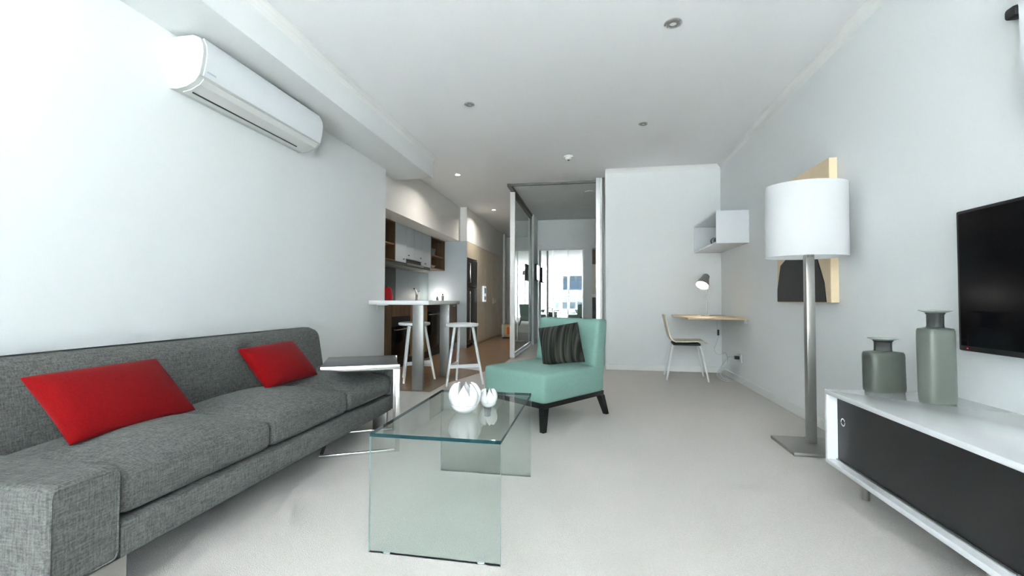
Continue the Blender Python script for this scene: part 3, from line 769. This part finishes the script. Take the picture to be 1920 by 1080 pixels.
# ================================================================== CEILING LIGHTS
def downlight(label, x, y, lit, r=.045, power=24):
    t = thing('downlight', label, 'downlight', (x, y, H), 0, 'ceiling downlights')
    part('trim_ring', lathe(newbm(), [(r*.72, 0), (r, 0), (r, -.006), (r*.78, -.010), (r*.72, -.008), (r*.72, 0)], 28, caps=False), 'chrome' if not lit else 'white_metal', t, world=False)
    part('lens', lathe(newbm(), [(0, -.002), (r*.73, -.002), (r*.73, -.006), (0, -.006)], 24), 'downlight_lit' if lit else 'downlight_off', t, world=False)
    if not lit: part('reflector', lathe(newbm(), [(r*.40, -.006), (r*.70, -.006), (r*.55, -.011), (r*.40, -.011), (r*.40, -.006)], 20, caps=False), 'grey_metal', t, world=False)
    if lit:
        l = bpy.data.lights.new('downlight_beam', 'AREA'); l.shape = 'DISK'; l.size = .07; l.energy = power*.065; l.color = (1, .93, .83); l.spread = R(150)
        lob = bpy.data.objects.new('downlight_beam', l); COL.objects.link(lob); lob.location = (x, y, H-.03)
    return t
downlight('largest unlit ceiling downlight, near the top of the picture', .513, 2.90, False, .055)
downlight('unlit ceiling downlight nearest the left bulkhead', -1.074, 3.81, False, .045)
downlight('unlit ceiling downlight in front of the desk wall', .513, 4.53, False, .045)
downlight('lit ceiling downlight at the kitchen bulkhead end', -1.842, 5.95, True, .045)
downlight('lit ceiling downlight above the hallway', -1.865, 8.41, True, .045, 30)
t = thing('smoke_detector', 'white smoke detector on the ceiling before the bedroom track', 'detector', (-.27, 5.42, H))
part('base', lathe(newbm(), [(0, 0), (.055, 0), (.055, -.014), (0, -.014)], 24), 'white_satin', t, world=False)
part('dome', lathe(newbm(), [(.04, -.014), (.038, -.030), (.026, -.042), (0, -.045)], 24), 'white_satin', t, world=False)
part('sensor', lathe(newbm(), [(.014, -.044), (.012, -.052), (0, -.053)], 12), 'slot_dark', t, world=False)
single('ceiling_vent', lathe(newbm(), [(0, 0), (.07, 0), (.07, -.006), (.05, -.010), (0, -.010)], 24), 'ceiling_paint', 'round pale vent on the bedroom ceiling', 'vent', (-.027, 7.25, H))

# ================================================================== DESK CORNER
dk = thing('desk', 'pale wooden corner desk top fixed to the walls', 'desk', (1.33, 5.57, .72))
part('desk_top', bx((1.03, 5.07, .715), (XR, YB, .737), .003), 'desk_wood', dk)
part('bracket', bx((XR-.03, 5.13, .67), (XR, 5.16, .715), .004), 'white_metal', dk)
part('wall_cleat', bx((1.05, YB-.025, .69), (XR-.03, YB, .715)), 'white_metal', dk)
bs = thing('wall_box_shelf', 'white open box shelf mounted above the desk', 'shelf', (1.48, 5.57, 1.53))
bm = newbm(); T = .018; xa, ya, yb_, za, zb = 1.318, 5.04, YB, 1.535, 1.885
part('end_panel', bx((xa, ya, za), (XR, ya+T, zb), .001), 'white_gloss', bs, smooth=False)
part('end_panel', bx((xa, yb_-T, za), (XR, yb_, zb), .001), 'white_gloss', bs, smooth=False)
part('top_panel', bx((xa, ya+T, zb-T), (XR, yb_-T, zb)), 'white_gloss', bs, smooth=False)
part('bottom_panel', bx((xa, ya+T, za), (XR, yb_-T, za+T)), 'white_gloss', bs, smooth=False)
part('back_panel', bx((XR-.008, ya+T, za+T), (XR, yb_-T, zb-T)), 'white_gloss', bs, smooth=False)
t = thing('camera_bottle', 'small dark metal canister lying in the white box shelf', 'canister', (1.365, 5.16, za+T))
part('body', tube(newbm(), [(0, .05, .036), (0, .13, .036)], .034, 16), 'grey_metal', t, world=False)
part('rim', tube(newbm(), [(0, .13, .036), (0, .15, .036)], .040, 16), 'black_plastic', t, world=False)
part('neck', tube(newbm(), [(0, -.01, .036), (0, .05, .036)], [.022, .026], 14), 'black_plastic', t, world=False)

dl = thing('desk_lamp', 'lit grey desk lamp with cone shade on the corner desk', 'lamp', (1.36, 5.60, .737))
part('base', lathe(newbm(), [(0, 0), (.075, 0), (.078, .006), (.07, .014), (.015, .020), (0, .020)], 28), 'grey_metal', dl, world=False)
part('stem', tube(newbm(), [(0, 0, .015), (-.006, 0, .20), (-.018, 0, .42)], .006, 8), 'brushed_steel', dl, world=False)
ax = Vector((.42, .50, .76)).normalized()           # shade axis, from mouth up to cap
sh = lathe(newbm(), [(.078, 0), (.074, .02), (.045, .11), (.040, .15), (.028, .165), (0, .168), (0, .160), (.024, .158), (.034, .145), (.040, .11), (.069, .02), (.073, 0), (.078, 0)], 28, caps=False)
q = Vector((0, 0, 1)).rotation_difference(ax).to_matrix().to_4x4(); q.translation = (-.072, -.06, .362)
sh.transform(q); part('shade', sh, 'grey_metal', dl, world=False)
bb = lathe(newbm(), [(0, .010), (.066, .010), (.066, .014), (0, .014)], 24); bb.transform(q); part('bulb', bb, 'lamp_bulb', dl, world=False)
l = bpy.data.lights.new('desk_lamp_light', 'SPOT'); l.energy = 1.0; l.color = (1, .88, .72); l.spot_size = R(130); l.spot_blend = .7; l.shadow_soft_size = .05
lob = bpy.data.objects.new('desk_lamp_light', l); COL.objects.link(lob); lob.location = Vector((1.36, 5.60, .737))+Vector((-.072, -.06, .362))-ax*.01
lob.rotation_euler = (-ax).to_track_quat('-Z', 'Y').to_euler()
# cord, socket
so = thing('wall_socket', 'white wall socket with black plug low on the right wall', 'socket', (XR, 5.42, .28))
part('plate', bx((XR-.008, 5.30, .235), (XR, 5.44, .325), .003), 'white_satin', so)
part('plug', bx((XR-.055, 5.36, .262), (XR-.008, 5.41, .298), .006), 'black_plastic', so)
cr = thing('lamp_cord', 'pale power cord looping from the desk lamp to the socket', 'cord', (1.52, 5.6, 0))
pts = [(1.50, 5.75, .715), (1.50, 5.74, .62), (1.515, 5.74, .50), (1.49, 5.74, .40), (1.465, 5.73, .33), (1.50, 5.71, .275), (1.56, 5.70, .29)]
def smooth_pts(p, n=6):
    p = [Vector(x) for x in p]; out = []
    for i in range(len(p)-1):
        a, b, c, d = p[max(i-1, 0)], p[i], p[i+1], p[min(i+2, len(p)-1)]
        for k in range(n):
            t = k/n; out.append(.5*((2*b)+(c-a)*t+(2*a-5*b+4*c-d)*t*t+(3*b-a-3*c+d)*t**3))
    return out+[p[-1]]
part('hanging_cord', tube(newbm(), smooth_pts(pts), .004, 6), 'cord_white', cr)
pts = [(1.59, 5.385, .28), (1.54, 5.40, .285), (1.50, 5.45, .22), (1.45, 5.52, .10), (1.44, 5.52, .05), (1.49, 5.46, .01), (1.55, 5.40, .008), (1.59, 5.42, .01), (1.56, 5.48, .012), (1.50, 5.50, .03), (1.475, 5.5, .09), (1.53, 5.44, .21), (1.56, 5.60, .30), (1.56, 5.70, .29)]
part('floor_cord', tube(newbm(), smooth_pts(pts), .0045, 6), 'cord_white', cr)
part('inline_switch', bx((1.503, 5.73, .50), (1.525, 5.752, .57), .005), 'black_plastic', cr)

# desk chair: bent ply shell on white metal legs, facing +x
dc = thing('desk_chair', 'cream bent-ply chair with white metal legs at the desk', 'chair', (1.10, 5.57, 0), R(-5))
prof = [(.215, .418), (.20, .432), (.15, .440), (.05, .436), (-.08, .432), (-.15, .440), (-.19, .468), (-.212, .52), (-.235, .62), (-.25, .70), (-.262, .755)]
bm = newbm(); NW = 8; T = .011; g = {}
P = [Vector((x, 0, z)) for x, z in smooth_pts([(a, 0, b) for a, b in prof], 3) and [(v.x, v.z) for v in smooth_pts([(a, 0, b) for a, b in prof], 3)]]
for s in (0, 1):
    for i, p in enumerate(P):
        tt = (P[min(i+1, len(P)-1)]-P[max(i-1, 0)]).normalized(); n = Vector((-tt.z, 0, tt.x))
        f_ = i/(len(P)-1); hw = .19 if f_ < .5 else .19-.035*math.sin((f_-.5)/.5*math.pi)+.0
        if f_ > .93: hw *= 1-.25*((f_-.93)/.07)**2
        if f_ < .06: hw *= 1-.18*((.06-f_)/.06)**2
        for j in range(NW+1):
            u = -1+2*j/NW
            q_ = p-n*(T*s)+Vector((0, hw*u, 0))
            if f_ > .45: q_.x += .02*u*u
            else: q_.z += .008*u*u
            g[s, i, j] = bm.verts.new(q_)
n_ = len(P)
for s in (0, 1):
    for i in range(n_-1):
        for j in range(NW): bm.faces.new((g[s, i, j], g[s, i+1, j], g[s, i+1, j+1], g[s, i, j+1]))
for i in range(n_-1):
    for j in (0, NW): bm.faces.new((g[0, i, j], g[0, i+1, j], g[1, i+1, j], g[1, i, j]))
for j in range(NW):
    for i in (0, n_-1): bm.faces.new((g[0, i, j], g[0, i, j+1], g[1, i, j+1], g[1, i, j]))
part('seat_shell', bm, 'cream_ply', dc, world=False, angle=50)
part('under_frame', bx((-.15, -.15, .400), (.15, .15, .424), .004), 'slot_dark', dc, world=False)
for sx in (-1, 1):
    for sy in (-1, 1):
        part('leg', tube(newbm(), [(sx*.14, sy*.13, .412), (sx*.155, sy*.15, .38), (sx*.225, sy*.20, 0)], .011, 10), 'white_metal', dc, world=False)

# ================================================================== FLOOR LAMP
fl = thing('floor_lamp', 'tall steel floor lamp with white oval drum shade', 'lamp', (1.375, 3.09, 0))
part('base', bx((1.185, 2.915, .0), (1.565, 3.265, .022), .003), 'brushed_steel', fl)
part('pole', bx((1.352, 3.115, .022), (1.402, 3.16, 1.22), .003), 'brushed_steel', fl)
part('collar', tube(newbm(), [(1.375, 3.12, 1.20), (1.375, 3.12, 1.26)], .02, 14), 'grey_metal', fl)
SW, SD = .232, .19
Z0, Z1 = 1.20, 1.655
bm = newbm()
lathe(bm, [(1, Z0), (1, Z1), (.985, Z1), (.985, Z0), (1, Z0)], 48, (1.345, 3.10, 0), SW, SD, caps=False)
bm2 = bm
part('shade', bm, 'lamp_cloth', fl, angle=50)
bm = newbm()
for a in (0, 60, 120): tube(bm, [(1.345+SW*.98*math.cos(R(a)), 3.10+SD*.98*math.sin(R(a)), Z0+.03), (1.345-SW*.98*math.cos(R(a)), 3.10-SD*.98*math.sin(R(a)), Z0+.03)], .003, 6)
part('spider', bm, 'grey_metal', fl)
part('bulb', lathe(newbm(), [(0, 1.24), (.02, 1.24), (.032, 1.29), (.03, 1.33), (.018, 1.35), (0, 1.355)], 16, (1.375, 3.12, 0)), 'ceramic', fl)

l = bpy.data.lights.new('floor_lamp_light', 'POINT'); l.energy = .07; l.color = (.97, .98, 1); l.shadow_soft_size = .05
lob = bpy.data.objects.new('floor_lamp_light', l); COL.objects.link(lob); lob.location = (1.345, 3.10, 1.40)
# artwork behind the lamp: plywood board with black cut-out shapes
art = thing('wall_art', 'plywood wall panel with black rounded shapes behind the floor lamp', 'artwork', (XR-.02, 3.76, .91))
part('board', bx((XR-.05, 3.33, .91), (XR, 4.20, 1.90), .002), 'plywood', art, smooth=False)
def blob(pts, x0, x1):
    bm = newbm(); prism(bm, pts, 0, x0, x1); return bm
top = [(3.86+.40*math.cos(R(a)), 1.46+.34*math.sin(R(a))) for a in range(0, 181, 10)]
top += [(3.50, 1.30), (4.22, 1.30)]
top = [(min(max(p[0], 3.42), 4.19), p[1]) for p in top]
part('upper_shape', blob(top, XR-.056, XR-.0505), 'black_matte', art, smooth=False)
low = [(3.385, .915), (4.192, .915), (4.19, 1.02), (4.12, 1.22), (4.0, 1.27), (3.62, 1.27), (3.50, 1.22), (3.41, 1.05)]
part('lower_shape', blob(low, XR-.056, XR-.0505), 'black_matte', art, smooth=False)

# ================================================================== TELEVISION
tv = thing('television', 'large black flat television on the right wall above the console', 'television', (XR, 1.72, .72))
part('casing', bx((1.575, 1.17, .712), (1.61, 2.25, 1.315), .006), 'black_matte', tv)
part('screen', bx((1.572, 1.19, .735), (1.576, 2.232, 1.30)), 'black_gloss', tv, smooth=False)
part('wall_mount', bx((1.61, 1.55, .88), (XR, 1.9, 1.15)), 'slot_dark', tv)
part('standby_light', bx((1.5735, 2.20, .722), (1.5752, 2.206, .726)), 'red_led', tv)
# white panel with black shape high above the television
wp = thing('wall_panel_art', 'white wall panel with a black shape above the television', 'artwork', (XR, 1.55, 1.6))
bm = newbm(); prism(bm, [(1.985, 2.25), (1.962, 1.735), (1.955, 1.60), (1.20, 1.60), (1.20, 2.25)], 0, XR-.04, XR)
part('board', bm, 'white_gloss', wp, smooth=False)
bm = newbm(); prism(bm, [(1.975, 2.065), (2.02, 2.02), (1.972, 2.02)], 0, XR-.05, XR-.041)
part('black_shape', bx((XR-.052, 1.975, 2.018), (XR-.002, 2.025, 2.062), .012), 'black_matte', wp)
bm.free()

# ================================================================== CONSOLE
co = thing('media_console', 'low white gloss console with black sliding doors below the television', 'console', (1.39, 1.6, 0))
CX0, CX1, CY0, CY1, CZ0, CZ1, T = 1.138, XR-.002, .55, 2.452, .130, .487, .022
part('top_panel', bx((CX0, CY0, CZ1-T), (CX1, CY1, CZ1), .002), 'white_gloss', co)
part('bottom_panel', bx((CX0, CY0, CZ0), (CX1, CY1, CZ0+T), .002), 'white_gloss', co)
part('side_panel', bx((CX0, CY1-T, CZ0+T), (CX1, CY1, CZ1-T), .001), 'white_gloss', co)
part('side_panel', bx((CX0, CY0, CZ0+T), (CX1, CY0+T, CZ1-T), .001), 'white_gloss', co)
part('back_panel', bx((CX1-.012, CY0+T, CZ0+T), (CX1, CY1-T, CZ1-T)), 'dark_veneer', co)
d = part('sliding_door', bx((CX0+.045, 1.42, CZ0+T+.006), (CX0+.062, CY1-T-.002, CZ1-T-.002)), 'dark_veneer', co, smooth=False)
def pull(dx, y, z, par):
    bm = newbm(); pts = [(dx, y+.016*math.cos(R(a)), z+.016*math.sin(R(a))) for a in range(0, 360, 20)]
    tube(bm, pts, .004, 6, closed=True); part('finger_pull', bm, 'chrome', par)
pull(CX0+.044, CY1-T-.055, .345, d)
d2 = part('sliding_door', bx((CX0+.066, CY0+T+.002, CZ0+T+.006), (CX0+.083, 1.50, CZ1-T-.002)), 'dark_veneer', co, smooth=False)
bm = newbm()
box(bm, (CX0+.042, 1.50, CZ0+T), (CX0+.046, CY1-T, CZ0+T+.005)); box(bm, (CX0+.034, 1.50, CZ0+T), (CX0+.038, CY1-T, CZ0+T+.005))
part('door_track', bm, 'aluminium', co, smooth=False)
for x, y in ((1.255, 2.345), (1.56, 2.345), (1.255, .70), (1.56, .70)):
    part('foot', tube(newbm(), [(x, y, 0), (x, y, CZ0)], .016, 12), 'brushed_steel', co)

# ================================================================== VASES
def vase(name, label, loc, hw, hd, body_h, neck_r, neck_h, lip_r, rot, matl, skew=0, neckm=None):
    t = thing(name, label, 'vase', loc, rot, 'smoky glass vases')
    th = .008
    def prof(o):
        return [(0, o), (.93, o), (.985, .006+o), (1.0, .02+o), (1.0, body_h*.5), (1.0, body_h-.022-o), (.985, body_h-.008-o), (.93, body_h-o*1.0), (neck_r/hw+.02, body_h+.006-o)]
    def shp(off):
        def f(a, r, z):
            ca, sa = math.cos(a), math.sin(a); p = 3.6
            x = (hw*r-off)*math.copysign(abs(ca)**(2/p), ca); y = (hd*min(1, r+.0)-off*(r > .01))*math.copysign(abs(sa)**(2/p), sa)
            if r*hw < neck_r+.02: k = max(r*hw, 1e-6); x, y = (k-off*(k > .001))*ca, (k-off*(k > .001))*sa
            return x+skew*z/body_h, y
        return f
    bm = newbm(); lathe(bm, prof(0), 40, shape=shp(0))
    for fc in [f for f in bm.faces if len(f.verts) > 6 and f.calc_center_median().z > body_h*.8]: bm.faces.remove(fc)
    bi = newbm(); lathe(bi, prof(.010), 40, shape=shp(.006))
    for fc in [f for f in bi.faces if len(f.verts) > 6 and f.calc_center_median().z > body_h*.8]: bi.faces.remove(fc)
    bmesh.ops.recalc_face_normals(bm, faces=bm.faces[:])
    me = bpy.data.meshes.new('tmp'); bi.to_mesh(me); bi.free(); bm.from_mesh(me); bpy.data.meshes.remove(me)
    part('body', bm, matl, t, world=False, angle=50)
    z0 = body_h; z1 = body_h+neck_h
    bm = newbm(); lathe(bm, [(neck_r+.004, z0), (neck_r, z0+.012), (neck_r, z1-.010), (neck_r+.006, z1-.002), (neck_r-.001, z1-.002), (neck_r-.006, z1-.012), (neck_r-.006, z0), (neck_r+.004, z0)], 28, (skew, 0, 0), caps=False)
    part('neck', bm, neckm or matl, t, world=False)
    bm = newbm(); lathe(bm, [(neck_r-.003, z1-.003), (lip_r*.8, z1+.003), (lip_r, z1+.007), (lip_r, z1+.010), (lip_r*.75, z1+.008), (neck_r-.004, z1+.003), (neck_r-.003, z1-.003)], 32, (skew, 0, 0), caps=False)
    part('lip', bm, 'smoke_lip', t, world=False)
mat('smoke_neck', (.10, .105, .10), .25, trans=.55, ior=1.35)
vase('vase', 'short wide smoky grey glass flask vase on the console', (1.395, 2.44, CZ1), .086, .050, .190, .035, .058, .060, R(12), 'smoke_glass_dark', -.004, 'smoke_neck')
vase('vase', 'tall narrow smoky grey glass flask vase beside the television', (1.475, 2.225, CZ1), .063, .045, .318, .029, .070, .055, R(12), 'smoke_glass', -.004, 'smoke_neck')
